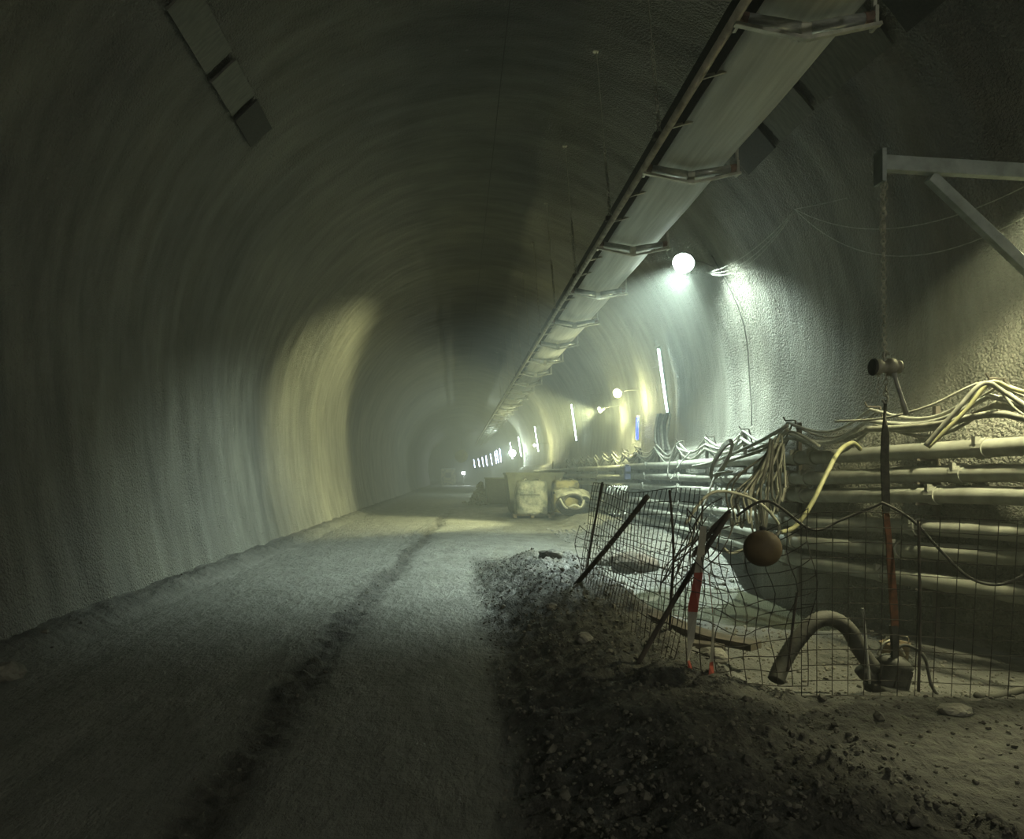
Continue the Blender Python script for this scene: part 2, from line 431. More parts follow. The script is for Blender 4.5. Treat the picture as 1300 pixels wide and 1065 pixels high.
# ------------------------------------------------------------------ pipes
PZ = [(1.86, 1.82, 1.82), (1.625, 1.55, 1.56), (1.41, 1.33, 1.31), (1.08, 1.0, .94), (.86, .74, .72), (.55, .5, .48)]
def pipe_z(i, y):
    a, b, c = PZ[i]
    return a+(b-a)*smooth((y-6.5)/3.5) if y < 10 else b+(c-b)*smooth((y-10)/9)
def pipe_p(i, y):
    return Vector((pipe_x(y)+.012*math.sin(y*.9+i*2), y, pipe_z(i, y)+.008*math.sin(y*.7+i)))
names = ['topmost of the six wall pipes, just under the slung cables', 'second wall pipe from the top, below the topmost',
         'third wall pipe from the top, above the wide dark gap', 'fourth wall pipe from the top, below the wide dark gap',
         'fifth wall pipe from the top, one above the lowest', 'lowest of the six wall pipes, just above the pit']
for i in range(6):
    root = empty('pipe', (pipe_x(10), 10, pipe_z(i, 10)), 'long dusty grey steel pipe, '+names[i], 'pipe', 'long dusty pipes along the right wall')
    pts = []; y = 3.4
    while y < 46: pts.append(pipe_p(i, y)); y += .35
    MB().tube(pts, .084 if i != 3 else .08, 16).build('pipe_body', 'pipe', root, True)
    for yj in (6.9+.25*i, 9.4+.1*i, 9.75+.1*i, 12.6+.2*i, 15.5, 18.6+.2*i, 21.6, 25, 29, 34):
        a, b = pipe_p(i, yj), pipe_p(i, yj+.10)
        mb = MB().tube([a, b], .098, 16)
        if yj < 20: mb.box(a+Vector((-.085, .05, .07)), (.05, .05, .07))
        mb.build('coupling', 'pipe', root, True if False else False)
# racks that carry them
rack_y = [5.0, 7.6, 10.0, 12.2, 14.2, 16.2, 18.2, 20.2, 23.2, 26.2, 29.2, 33.2, 38]
order = ['nearest', 'second', 'third', 'fourth', 'fifth', 'sixth', 'seventh', 'eighth', 'ninth', 'tenth', 'eleventh', 'twelfth', 'farthest']
for k, y in enumerate(rack_y):
    xr = pipe_x(y)+.125; root = empty('pipe_rack', (xr, y, 0), order[k]+(' ' if k in (0, 12) else ' nearest ')+'upright steel rack post carrying the wall pipes', 'pipe rack', 'rack posts behind the wall pipes')
    MB().box((xr, y, 1.15), (.045, .06, 2.3)).build('post', 'stake', root)
    for i in range(6):
        p = pipe_p(i, y)
        MB().box(((xr+p.x-.09)/2, y, p.z-.09), (xr-p.x+.09, .05, .025)).build('arm', 'stake', root)

# ------------------------------------------------------------------ slung cables on hooks
hook = [(3.2, 5.25, 2.15), (5.4, 5.05, 2.25), (6.45, 4.62, 2.40), (8.0, 4.42, 2.30), (10.0, 4.42, 2.30), (12.2, 4.66, 2.32), (14.2, 4.78, 2.30), (16.2, 4.8, 2.3), (18.2, 4.85, 2.34), (20.2, 4.85, 2.3),
        (21.7, 4.85, 2.3), (23.2, 4.85, 2.3), (24.7, 4.85, 2.3), (26.2, 4.85, 2.3), (27.7, 4.85, 2.3), (29.2, 4.85, 2.3), (31.2, 4.85, 2.3), (33.2, 4.85, 2.3)]
def slung(dz, sag, r, m, dx, label, seed, n0=0, n1=99, name='cable'):
    rnd = random.Random(seed); pts = []
    H = hook[n0:n1]
    for (y0, x0, z0), (y1, x1, z1) in zip(H, H[1:]):
        s = sag*(.6+.6*rnd.random())*min(1.3, (y1-y0)/2)
        for k in range(12):
            t = k/12
            yq = y0+(y1-y0)*t
            pts.append((min(x0+(x1-x0)*t+dx+.05*math.sin(PI*t), pipe_x(yq)+.10), yq, z0+(z1-z0)*t+dz-4*s*t*(1-t)*(.6+.4*4*t*(1-t))))
    pts.append((H[-1][1]+dx, H[-1][0], H[-1][2]+dz))
    o = MB().tube(pts, r, 8).build(name, m, None, True); tag(o, label, 'cable', 'cables slung in loops above the pipes'); return o
slung(.0, .24, .017, 'paleCable', .0, 'uppermost pale cable looping from hook to hook above the pipes', 1)
slung(-.03, .33, .013, 'cable', .06, 'thin cable slung just behind the uppermost pale cable', 2)
slung(-.12, .20, .024, 'paleCable', -.03, 'thick pale cable slung below the uppermost one', 3)
slung(-.20, .15, .028, 'cable', .02, 'thickest slung cable, lying lowest just above the top pipe', 4)
slung(-.16, .28, .016, 'cable', .05, 'medium cable sagging between the two thick slung ones', 5, 2)
slung(-.06, .42, .012, 'paleCable', -.05, 'thin deeply sagging cable over the far pipes', 6, 5)
slung(-.1, .5, .011, 'paleCable', .02, 'thin wavy cable drooping lowest over the far pipes', 16, 7)
for k, (y, x, z) in enumerate(hook[2:13]):
    o = MB().tube([(x+.18, y, z-.3), (x+.1, y, z+.03), (x-.03, y, z+.03), (x-.06, y, z+.08)], .012, 6).build('cable_hook', 'stake'); tag(o, 'steel hook holding up the slung cables, number %s from the camera' % ['one', 'two', 'three', 'four', 'five', 'six', 'seven', 'eight', 'nine', 'ten', 'eleven'][k], 'hook', 'hooks under the slung cables')
# steep bundle running from the near hook down over the pipes
def cab(name, P, r, m, label, cat='cable', n=8, group=None, seg=8):
    o = MB().tube(catmull(P, seg), r, n).build(name, m, None, True); return tag(o, label, cat, group)
cab('cable', [W(1175, 566, 6.4), W(1215, 520, 6.3), W(1248, 487, 6.25), W(1275, 498, 6.2), W(1310, 520, 6.0), W(1380, 560, 5.6)], .021, 'cable', 'thick cable rising steeply to the peak at the right edge', seg=10)
cab('cable', [W(1178, 568, 6.5), W(1225, 522, 6.4), W(1256, 486, 6.35), W(1284, 493, 6.3), W(1320, 505, 6.1), W(1400, 540, 5.8)], .019, 'yellow', 'yellowish cable over the peak at the right edge', seg=10)
cab('cable', [W(1060, 535, 7.4), W(1120, 531, 7.0), W(1180, 515, 6.7), W(1252, 485, 6.45), W(1290, 520, 6.2), W(1330, 545, 6)], .011, 'cable', 'thin cable climbing from the chain block to the right peak')
cab('cable', [W(1100, 545, 7.6), W(1180, 540, 6.9), W(1256, 526, 6.3), W(1300, 531, 6.05), W(1360, 545, 5.7)], .03, 'cable', 'very thick dusty cable at the right edge above the top pipe')
cab('cable', [W(1000, 540, 9.7), W(965, 560, 10.3), W(930, 576, 11.2), W(900, 588, 12.0), W(880, 592, 12.4)], .026, 'paleCable', 'pale cable slanting down left from the tall rack post')
cab('cable', [W(1000, 545, 9.6), W(970, 570, 10.2), W(935, 582, 11.0), W(912, 590, 11.6)], .022, 'cable', 'second cable slanting down beside the pale one by the rack post')
cab('cable', [W(1040, 566, 9.0), W(1005, 548, 9.6), W(985, 560, 9.9), W(950, 573, 10.6)], .018, 'cable', 'dark cable crossing behind the tall rack post')

# hanging tangle of cable loops
root = empty('cable_tangle', (4.05, 9.2, 1.2), 'tangle of looped dusty cables hanging over the pipes from the rack post', 'cable tangle')
rnd = random.Random(3)
for k in range(16):
    xa = 992-14*rnd.random(); ya = 556+rnd.uniform(-6, 14)
    xb = 930+66*(k/15)+rnd.uniform(-3, 3); yb = 655+rnd.uniform(-22, 40); d = 9.15+rnd.uniform(-.2, .12); w = rnd.uniform(2, 6)
    yk = 590+rnd.uniform(-8, 8)
    P = [W(xa, ya, d), W(xa+(xb-xa)*.35-w, yk, d-.04), W(xb-w-3, yk+34, d-.06), W(xb-w*.8, yb-14, d-.06), W(xb, yb, d-.06), W(xb+w*.8, yb-16, d-.06), W(xb+w+1, yk+30, d-.04), W(xa+(xb-xa)*.3+w, yk-6, d), W(xa+3, ya+2, d+.04)]
    MB().tube(catmull(P, 7), rnd.choice([.009, .012, .014]), 6).build('cable_loop', rnd.choice(['cable', 'hose', 'cable']), root, True)
# coil lying over the top pipe
root = empty('cable_coil', tuple(W(913, 582, 11.2)), 'oval coil of pale cable hung over the top two pipes', 'cable coil')
for k in range(6):
    pts = []
    for j in range(28):
        a = 2*PI*j/28; e = .22-.012*k
        pts.append(W(916+math.cos(a)*(9-k*.6)+math.sin(a)*11, 583-math.sin(a)*(25-k), 10.9+.05*math.cos(a)-.015*k))
    MB().tube(pts, .016, 6, closed=True).build('cable_loop', 'paleCable' if k % 3 else 'yellow', root, True)
MB().tube([W(905, 602, 10.9), W(915, 600, 10.75), W(930, 598, 10.9)], .017, 6).build('tie', 'paleCable', root, True)
cab('rod', [W(908, 603, 10.7), W(874, 693, 9.7)], .016, 'paleCable', 'pale thin rod leaning against the pipes below the cable coil', 'rod')
cab('hose', [W(1092, 570, 8.1), W(1082, 562, 7.8), W(1066, 572, 7.5), W(1050, 600, 7.3), W(1030, 640, 7.2), W(1010, 668, 7.2), W(992, 676, 7.2)], .022, 'yellow', 'yellow hose looped over the top pipe and running down left', 'hose', seg=8)
cab('cable', [W(868, 560, 12.5), W(858, 565, 12.6), W(849, 590, 12.5), W(848, 604, 12.4), W(853, 607, 12.4), W(862, 590, 12.5), W(878, 572, 12.6)], .011, 'paleCable', 'thin loop of pale cable hanging across the top two pipes')
cab('cable', [W(935, 655, 5.6), W(975, 636, 5.55), W(1030, 672, 5.5), W(1068, 660, 5.5), W(1112, 642, 5.45), W(1124, 640, 5.42), W(1160, 662, 5.4), W(1195, 700, 5.35), W(1232, 734, 5.3), W(1270, 742, 5.25), W(1310, 725, 5.2)], .010, 'hose', 'dark cable draped along the fence top over the sling and down right', seg=8)
cab('cable', [W(870, 665, 7.5), W(905, 625, 7.6), W(960, 636, 7.7), W(990, 672, 7.8), W(960, 690, 7.8), W(930, 702, 7.8), W(918, 695, 7.8)], .016, 'cable', 'arched cable springing from the bent mesh to the cable tangle')
# junction boxes
for px, py, lb in ((773, 603, 'left of the two small blue boxes on the far pipes'), (788, 597, 'right of the two small blue boxes on the far pipes')):
    p = W(px, py, 20.3); mb = MB().box((4.62, p.y, p.z), (.16, .2, .24)); mb.box((4.62, p.y, p.z+.14), (.1, .12, .05))
    tag(mb.build('junction_box', 'blue', bevel=.02), lb, 'box', 'blue boxes on the pipes')
# cable drop below the first tube lamp
root = empty('cable_drop', tuple(W(846, 560, 18.6)), 'dark bundle of cables and sheeting dropping below the nearest tube lamp', 'cable bundle')
for k in range(5):
    x0 = 832+k*4
    MB().tube(catmull([W(x0+3, 526, 18.9), W(x0+rnd.uniform(-2, 2), 540, 18.7), W(x0+rnd.uniform(-2, 3), 556, 18.5), W(x0+2, 572, 18.2)], 5), .03+.02*(k % 2), 6).build('strand', 'dark' if k % 2 else 'cable', root, True)
root = empty('cable_bundle', tuple(W(782, 612, 12.5)), 'white looped cable bundle hanging behind the receding mesh', 'cable bundle')
for k in range(8):
    x0 = 770+k*3.2; P = [W(x0+4, 617, 12.5), W(x0, 625+3*(k % 3), 12.4), W(x0-2, 645+5*(k % 2), 12.4), W(x0+2, 650, 12.5), W(x0+6, 628, 12.6), W(x0+4, 617, 12.6)]
    MB().tube(catmull(P, 5), .014, 6).build('loop', 'paleCable', root, True)

# ------------------------------------------------------------------ thin overhead wires
def sagline(a, b, s, n=20):
    a, b = Vector(a), Vector(b); return [a+(b-a)*t/n-Vector((0, 0, 4*s*(t/n)*(1-t/n))) for t in range(n+1)]
A_ = W(896, 346, 14.2); B_ = Vector((4.83, 10.7, 5.4))
for s_, lb in ((.35, 'upper thin wire from the bright floodlight to the wall hook'), (.55, 'middle thin wire sagging from the bright floodlight to the wall hook'), (.7, 'lowest thin wire sagging from the bright floodlight to the wall hook')):
    tag(MB().tube(sagline(A_, B_+Vector((0, 0, -.04*s_)), s_*.5), .006, 5).build('wire', 'paleCable', None, True), lb, 'wire', 'thin wires between lamps')
for e, s_, lb in ((W(1310, 165, 7.6), .1, 'taut thin wire from the wall hook to the upper right edge'), (W(1310, 232, 6.8), .35, 'sagging thin wire from the wall hook behind the jib beam'), (W(1330, 258, 6.2), .55, 'deepest sagging thin wire passing behind the jib brace')):
    tag(MB().tube(sagline(B_, e, s_), .006, 5).build('wire', 'paleCable', None, True), lb, 'wire', 'thin wires between lamps')
pts = [shell_point(t, 13.9+.05*math.sin(t*70), .06) for t in [.725+.016*i for i in range(15)] if section(t)[1] > 2.2]
tag(MB().tube(pts, .01, 6).build('wire', 'dark', None, True), 'dark lead running down the wall from the bright floodlight', 'wire')

# ------------------------------------------------------------------ conveyor
cv = empty('conveyor', (2.9, 6.1, 5.2), 'long belt conveyor with grey belt and steel rollers hung under the crown', 'conveyor')
Y0, Y1 = 2.6, 95
FR = [3.1+3.02*k for k in range(30)]
xs = [2.46, 2.6, 2.76, 2.88, 3.0, 3.16, 3.33]
def belt_z(u, z0, dp): return z0 + dp*abs(u)**1.3
mb = MB(); v, f = [], []
yy = []; y = Y0
while y < Y1: yy.append(y); y += .3 if y < 30 else 1.0
for y in yy:
    ph = (y-3.1)/3.02; sg = -.02*math.sin(PI*(ph % 1))**2
    for x in xs: v.append((x, y, 5.365+.10*abs((x-2.895)/.435)+sg))
for y in yy:
    for x in reversed(xs): v.append((x, y, 5.38+.10*abs((x-2.895)/.435)-.02*math.sin(PI*(((y-3.1)/3.02) % 1))**2))
n = len(xs); m_ = len(yy)*n
for j in range(len(yy)-1):
    for i in range(n-1):
        a = j*n+i; f.append((a, a+n, a+n+1, a+1)); a += m_; f.append((a, a+n, a+n+1, a+1))
    a = j*n; b = m_+j*n+n-1; f.append((a, b, b+n, a+n)); a = j*n+n-1; b = m_+j*n; f.append((a, a+n, b+n, b))
mb.add(v, f).build('return_belt', 'belt', cv, True)
mb = MB(); v, f = [], []
ux = [2.52, 2.62, 2.75, 3.1, 3.25, 3.36]; uz = [5.86, 5.78, 5.70, 5.70, 5.78, 5.86]
for y in yy:
    for x, z in zip(ux, uz): v.append((x, y, z))
    for x, z in reversed(list(zip(ux, uz))): v.append((x, y, z+.015))
n = 12
for j in range(len(yy)-1):
    for i in range(n):
        a = j*n+i; b = j*n+(i+1) % n; f.append((a, b, b+n, a+n))
mb.add(v, f).build('carrying_belt', 'dark', cv, False)
MB().tube([(2.28, Y0, 5.34), (2.28, Y1, 5.34)], .04, 10).build('rail', 'rail', cv, True)
MB().tube([(3.38, Y0, 5.62), (3.38, Y1, 5.62)], .033, 10).build('rail', 'rail', cv, True)
MB().box((2.40, (Y0+Y1)/2, 5.52), (.012, Y1-Y0, .26), Matrix.Rotation(math.radians(-28), 3, 'Y')).build('side_sheet', 'grille', cv)
for k in range(46):
    y = 4.1+1.005*k
    if min(abs(y-q) for q in FR) < .15: continue
    MB().beam((2.28, y, 5.36), (2.56, y, 5.44), .03, .03).build('rung', 'rail', cv)
for y in FR:
    fr = MB()
    fr.beam((2.27, y, 5.29), (2.87, y, 5.165), .05, .03); fr.beam((2.87, y, 5.165), (3.47, y, 5.29), .05, .03)
    fr.box((2.87, y, 5.17), (.07, .052, .034))
    fr.box((2.30, y+.05, 5.35), (.03, .1, .16)); fr.box((3.44, y+.05, 5.36), (.03, .1, .18))
    fr.box((3.44, y+.05, 5.52), (.03, .04, .3)); fr.box((2.87, y+.05, 5.25), (.09, .07, .13))
    fr.beam((2.30, y+.05, 5.40), (2.6, y+.05, 5.75), .03, .03)
    fo = fr.build('idler_frame', 'steel', cv, bevel=.004 if y < 20 else 0)
    MB().tube([(2.40, y+.05, 5.36), (2.82, y+.05, 5.29)], .047, 14).build('roller', 'roller', fo, True)
    MB().tube([(2.92, y+.05, 5.29), (3.35, y+.05, 5.36)], .047, 14).build('roller', 'roller', fo, True)
    if y < 20:
        MB().tube([(2.31, y+.05, 5.375), (2.395, y+.05, 5.361)], .05, 10).build('roller_cap', 'rollcap', fo)
        MB().tube([(3.355, y+.05, 5.361), (3.43, y+.05, 5.375)], .05, 10).build('roller_cap', 'rollcap', fo)

# chains
def link_mb(mb, c, axis_, L, w, r, alt):
    t = axis_.normalized(); u = t.orthogonal().normalized(); s = t.cross(u)
    if alt: u, s = s, -u
    pts = []
    for k in range(10):
        a = 2*PI*k/10; pts.append(c+t*(math.sin(a)*L/2)+u*(math.cos(a)*w/2))
    mb.tube(pts, r, 5, closed=True)
def chain(mb, a, b, L=.07, w=.045, r=.007):
    a, b = Vector(a), Vector(b); d = b-a; n = max(1, int(d.length/(L*.75)))
    for k in range(n): link_mb(mb, a+d*(k+.5)/n, d, L, w, r, k % 2)
hy = [5.2, 8.4, 11.1, 14.3, 17.3, 20.3, 23.3, 26.3, 29.3, 32.3, 35.4, 38.4]
onames = ['nearest', 'second nearest', 'third nearest', 'fourth nearest', 'fifth nearest', 'sixth nearest', 'seventh nearest', 'eighth nearest', 'ninth nearest', 'tenth nearest', 'eleventh nearest', 'farthest']
for k, y in enumerate(hy):
    top = Vector((2.28-.22, y, 3.2+math.sqrt(25-(2.06-.5)**2)+.05)); bot = Vector((2.28, y, 5.37)); mid = bot+(top-bot)*.42
    root = empty('hanger_chain', tuple(bot), onames[k]+' thin hanger from the crown to the conveyor left rail', 'hanger chain', 'hangers of the conveyor')
    MB().tube([top, mid], .007, 5).build('rod', 'chain', root)
    mb = MB(); chain(mb, mid, bot) if y < 21 else mb.tube([mid, bot], .012, 5)
    mb.build('chain', 'chain', root)
    MB().box(bot+Vector((-.03, 0, .03)), (.09, .08, .07)).build('shackle', 'stake', root)
    MB().box(top+Vector((0, 0, -.12)), (.08, .08, .02)).build('anchor_plate', 'chain', root)
# crown seam wire
tag(MB().tube([(.72, 6+.8*k, 8.04+.02*math.sin(k)) for k in range(60)], .008, 5).build('wire', 'dark'), 'thin dark line of wire along the crown of the tunnel', 'wire')

# ------------------------------------------------------------------ shutter boards in the shoulder
def tt(ang):   # angle around the axis -> section parameter
    leg = ZC+.5; return (leg+(PI-ang)*R)/(2*leg+PI*R)
def board(name, a0, a1, y0, y1, m, label, cat, thick=.03):
    v = []; n = 5
    for off in (.05, .05+thick):
        for y in (y0, y1):
            for i in range(n+1):
                v.append(shell_point(tt(math.radians(a0+(a1-a0)*i/n)), y, off))
    f = []
    q = n+1
    for i in range(n):
        f += [(i, i+1, q+i+1, q+i), (2*q+i, 3*q+i, 3*q+i+1, 2*q+i+1), (i, 2*q+i, 2*q+i+1, i+1), (q+i, q+i+1, 3*q+i+1, 3*q+i)]
    f += [(0, q, 3*q, 2*q), (n, 2*q+n, 3*q+n, q+n)]
    return tag(MB().add(v, f).build(name, m), label, cat)
for a0, a1, sd in ((137, 132, 'left'), (37, 43, 'right')):
    board('shutter_board', a0, a1, 6.6, 7.7, 'grille', 'dark grille at the near end of the board row in the %s shoulder' % sd, 'grille')
    board('shutter_board', a0, a1, 7.95, 9.25, 'board', 'long dull board in the row on the %s shoulder of the vault' % sd, 'board')
    board('shutter_board', a0, a1, 9.45, 10.35, 'board', 'shorter greenish board in the row on the %s shoulder of the vault' % sd, 'board')
    g = board('recess_grille', a0, a1, 10.5, 11.4, 'grille', 'black grille at the far end of the board row in the %s shoulder' % sd, 'grille')

# ------------------------------------------------------------------ jib, chain block, sling
root = empty('wall_jib', (5.7, 5.8, 3.9), 'grey steel wall bracket jib with a diagonal brace', 'jib')
MB().beam((3.10, 5.5, 3.89), (5.75, 5.85, 3.89), .07, .11).build('beam', 'jib', root, bevel=.006)
MB().beam((3.52, 5.57, 3.82), (5.6, 5.84, 2.12), .06, .085).build('brace', 'jib', root, bevel=.005)
MB().box((3.11, 5.5, 3.86), (.03, .12, .24)).build('end_plate', 'jib', root)
MB().box((5.74, 5.86, 3.2), (.06, .2, 2.4)).build('wall_plate', 'jib', root)
T = Vector((3.13, 5.5, 3.78)); Hh = W(1123, 452, 5.5)
ch = MB(); chain(ch, T, Hh, .045, .03, .0055)
chain(ch, T+Vector((.03, .02, .02)), T+Vector((.01, .02, -.38)), .06, .038, .006)
tag(ch.build('load_chain', 'chain', None, True), 'steel load chain hanging from the tip of the wall jib', 'chain')
root = empty('lever_hoist', tuple(Hh), 'lever chain hoist with a long handle hanging on the jib chain', 'chain hoist')
c = W(1125, 466, 5.5); rx = Matrix.Rotation(PI/2, 3, 'Y')
MB().lathe([(.03, -.09), (.055, -.085), (.06, -.05), (.045, -.045), (.045, .0), (.062, .005), (.065, .05), (.04, .055), (.04, .08), (.05, .085), (.05, .1), (.02, .1)], c, 20, rx).build('body', 'rail', root, True)
MB().lathe([(.06, -.01), (.066, 0), (.06, .01)], c+Vector((-.095, 0, .0)), 16, rx).build('hand_wheel', 'dark', root)
MB().tube(catmull([c+Vector((-.01, 0, .05)), c+Vector((-.02, 0, .09)), c+Vector((0, 0, .115)), c+Vector((.02, 0, .09))], 4), .011, 6).build('top_hook', 'chain', root, True)
MB().tube([W(1135, 474, 5.47), W(1137, 482, 5.46), W(1144, 503, 5.45), W(1151, 526, 5.44)], [.02, .014, .015, .019], 10).build('handle', 'paleCable', root, True)
mb = MB(); chain(mb, c+Vector((.0, 0, -.05)), W(1124, 503, 5.5), .045, .03, .005); mb.tube(catmull([W(1124, 500, 5.5), W(1127, 506, 5.5), W(1124, 512, 5.5), W(1120, 507, 5.5)], 4), .009, 6)
mb.build('lower_hook', 'chain', root, True)
mb = MB(); chain(mb, c+Vector((-.05, 0, -.03)), W(1114, 500, 5.5), .04, .022, .003); mb.build('hand_chain', 'chain', root)
def ribbon(P, w, th=.004):
    v = []; f = []
    for i, (p, ang) in enumerate(P):
        p = Vector(p); u = Vector((math.cos(ang), math.sin(ang), 0))*w[i]/2; t = Vector((-math.sin(ang), math.cos(ang), 0))*th
        v += [p-u-t, p+u-t, p+u+t, p-u+t]
    for i in range(len(P)-1):
        for k in range(4):
            a = i*4+k; b = i*4+(k+1) % 4; f.append((a, b, b+4, a+4))
    n = (len(P)-1)*4; f += [(3, 2, 1, 0), (n, n+1, n+2, n+3)]
    return MB().add(v, f)
root = empty('lifting_sling', tuple(W(1124, 510, 5.5)), 'dark and orange webbing sling running from the hoist hook down to the pump', 'sling')
ribbon([(W(1124, 508, 5.5), .2), (W(1123, 530, 5.5), .6), (W(1124, 550, 5.5), .1), (W(1123, 580, 5.5), 0), (W(1124, 610, 5.52), 0), (W(1125, 650, 5.53), .1)], [.02, .02, .055, .06, .06, .055], .006).build('upper_band', 'strapdark', root)
ribbon([(W(1124, 648, 5.53), .1), (W(1128, 680, 5.56), .2), (W(1131, 720, 5.58), 0), (W(1134, 760, 5.6), .2), (W(1136, 796, 5.65), .2)], [.05, .045, .055, .065, .06], .006).build('orange_band', 'orange', root)
ribbon([(W(1134, 794, 5.65), .2), (W(1136, 815, 5.67), .3), (W(1136, 842, 5.7), .2)], [.06, .06, .05], .012).build('lower_band', 'dark', root)

# ------------------------------------------------------------------ pump and hoses behind the fence
px_ = Vector((3.30, 5.75, ground_z(3.3, 5.75)))
tilt = Matrix.Rotation(math.radians(14), 3, 'Y')
root = empty('pump', tuple(px_), 'dark muddy submersible pump standing in the pit below the sling', 'pump')
MB().lathe([(.15, -.02), (.17, .02), (.17, .06), (.125, .08), (.13, .11), (.13, .22), (.14, .24), (.10, .28), (.06, .30)], px_, 22, tilt).build('body', 'dark', root, True)
for k in range(7):
    a = 2*PI*k/7; MB().box(px_+tilt@Vector((.13*math.cos(a), .13*math.sin(a), .15)), (.02, .02, .14), tilt).build('rib', 'hose', root)
MB().tube(catmull([px_+Vector((-.06, 0, .29)), px_+Vector((-.02, 0, .38)), px_+Vector((.07, 0, .40)), px_+Vector((.14, 0, .29))], 5), .012, 6).build('handle', 'chain', root, True)
MB().tube([px_+Vector((-.1, 0, .12)), px_+Vector((-.17, -.02, .16)), px_+Vector((-.2, -.02, .2))], .06, 12).build('outlet', 'dark', root, True)
def ribbed(P, r, seg=14):
    pts = catmull(P, seg); return MB().tube(pts, [r*(1.06 if i % 2 else .97) for i in range(len(pts))], 14)
tag(ribbed([W(985, 864, 5.55), W(992, 846, 5.6), W(1010, 815, 5.65), W(1035, 789, 5.7), W(1058, 786, 5.75), W(1078, 800, 5.75), W(1090, 822, 5.75), W(1104, 842, 5.74), W(1112, 850, 5.74)], .058).build('hose', 'hose', None, True), 'thick dusty black hose arching up out of the muck to the pump', 'hose')
cab('cable', [px_+Vector((.02, -.02, .3)), px_+Vector((.12, -.04, .38)), px_+Vector((.25, -.06, .3)), px_+Vector((.28, -.1, .1)), px_+Vector((.32, -.12, .02))], .012, 'dark', 'black power lead curling from the pump to the ground')
cab('rod', [W(1095, 772, 5.55), W(1098, 800, 5.52), W(1104, 868, 5.5)], .009, 'paleCable', 'thin pale rod stuck upright beside the pump', 'rod')
cab('hose', [W(1240, 884, 5.35), W(1265, 884, 5.4), W(1290, 878, 5.5), W(1320, 870, 5.7)], .03, 'hose', 'flat dusty hose lying at the foot of the fence at right edge', 'hose')
b_ = W(1136, 800, 6.6); b_.z = ground_z(b_.x, 6.6)
root = empty('bucket', tuple(b_), 'small dull bucket standing in the pit behind the pump', 'bucket')
MB().lathe([(.09, 0), (.115, .24), (.122, .245), (.122, .26), (.105, .255), (.085, .02)], b_, 20).build('bucket_body', 'rust', root, True)
MB().tube(catmull([b_+Vector((-.115, 0, .24)), b_+Vector((-.08, -.05, .32)), b_+Vector((.08, -.05, .32)), b_+Vector((.115, 0, .24))], 5), .004, 5).build('handle', 'chain', root)

# curved plank along the pit edge
P = [(1.35, 9.0, .34), (1.66, 8.1, .30), (1.95, 7.25, .22), (2.22, 6.65, .17), (2.52, 6.3, .16)]
pts = catmull(P, 6); v = []; f = []
for i, p in enumerate(pts):
    t = (pts[min(i+1, len(pts)-1)]-pts[max(i-1, 0)]).normalized(); s = Vector((t.y, -t.x, 0)).normalized()*.10
    v += [p-s-Vector((0, 0, .03)), p+s-Vector((0, 0, .03)), p+s+Vector((0, 0, .03)), p-s+Vector((0, 0, .03))]
for i in range(len(pts)-1):
    for k in range(4): a = i*4+k; b = i*4+(k+1) % 4; f.append((a, b, b+4, a+4))
n = (len(pts)-1)*4; f += [(3, 2, 1, 0), (n, n+1, n+2, n+3)]
tag(MB().add(v, f).build('plank', 'stake'), 'long bent plank lying along the pit edge inside the fence', 'plank')
c = Vector((2.15, 6.45, ground_z(2.15, 6.45)+.04)); tag(MB().box(c, (.3, .14, .12), Matrix.Rotation(-.5, 3, 'Z')).build('wooden_block', 'stake', bevel=.01), 'short dark block under the end of the bent plank', 'block')
# overturned slab / boulder
rock(805, 684, 13.0, (.42, .3, .20), 'big brown boulder on the lit ground behind the receding mesh', 'boulder', 21)
rock(775, 692, 13.6, (.3, .25, .14), 'dark low boulder left of the big brown one', 'clod', 23)

# ------------------------------------------------------------------ mesh fence
def mesh_panel(fn, nu, nv, r, label, skip=0, seed=0, m='rebar'):
    """fn(u,v)->point, u along, v up"""
    mb = MB(); rnd = random.Random(seed)
    for i in range(nu+1):
        if rnd.random() < skip: continue
        mb.tube([fn(i/nu, k/12) for k in range(13)], r, 5)
    for j in range(nv+1):
        mb.tube([fn(k/(nu*2), j/nv)+Vector((0, -.004, 0)) for k in range(nu*2+1)], r, 5)
    return tag(mb.build('mesh_panel', m), label, 'mesh panel', 'rusty mesh panels fencing the pit')
def lerp(a, b, t): return a+(b-a)*t
def fr_(u, v):
    x = lerp(2.45, 4.85, u); y = 5.32-.18*u+.04*math.sin(u*7); zb = lerp(.03, .04, u)
    zt = 1.32-.02*u+.02*math.sin(u*9)
    return Vector((x+.03*(v-.5)*math.sin(u*5)+.02*v, y+.06*v*math.sin(u*6+1), lerp(zb, zt, v)))
mesh_panel(fr_, 21, 12, .0032, 'large straight mesh panel at the right in front of the pump')
def fm_(u, v):
    x = lerp(1.66, 2.5, u); y = 5.40-.08*u
    zt = 1.36-.22*math.sin(PI*u)
    p = Vector((x, y, lerp(.1, zt, v)))
    k = math.sin(PI*v)*.9+.2
    p += Vector((.09*nz(u*3, v*3, 1)*k-.10*v*math.sin(PI*u), .20*nz(u*2.2, v*2.2, 7)*k, .07*nz(u*3, v*2.5, 4)*k)); return p
mesh_panel(fm_, 8, 11, .0036, 'buckled mesh panel with the striped tape, between straight and receding panels', .0, 2)
def fl_(u, v):
    x = lerp(1.60, 1.46, u); y = lerp(5.55, 8.9, u); zb = ground_z(x, y, False)-.02
    zt = 1.50-.05*math.sin(PI*u)
    return Vector((x+.22*v*(1-.2*u)+.05*nz(u*3, v*2, 3), y+.05*v, lerp(zb, zt, v)+.02*math.sin(u*9)*v))
mesh_panel(fl_, 30, 12, .0036, 'receding mesh panel on the berm, its wires crowding together', .0, 3)
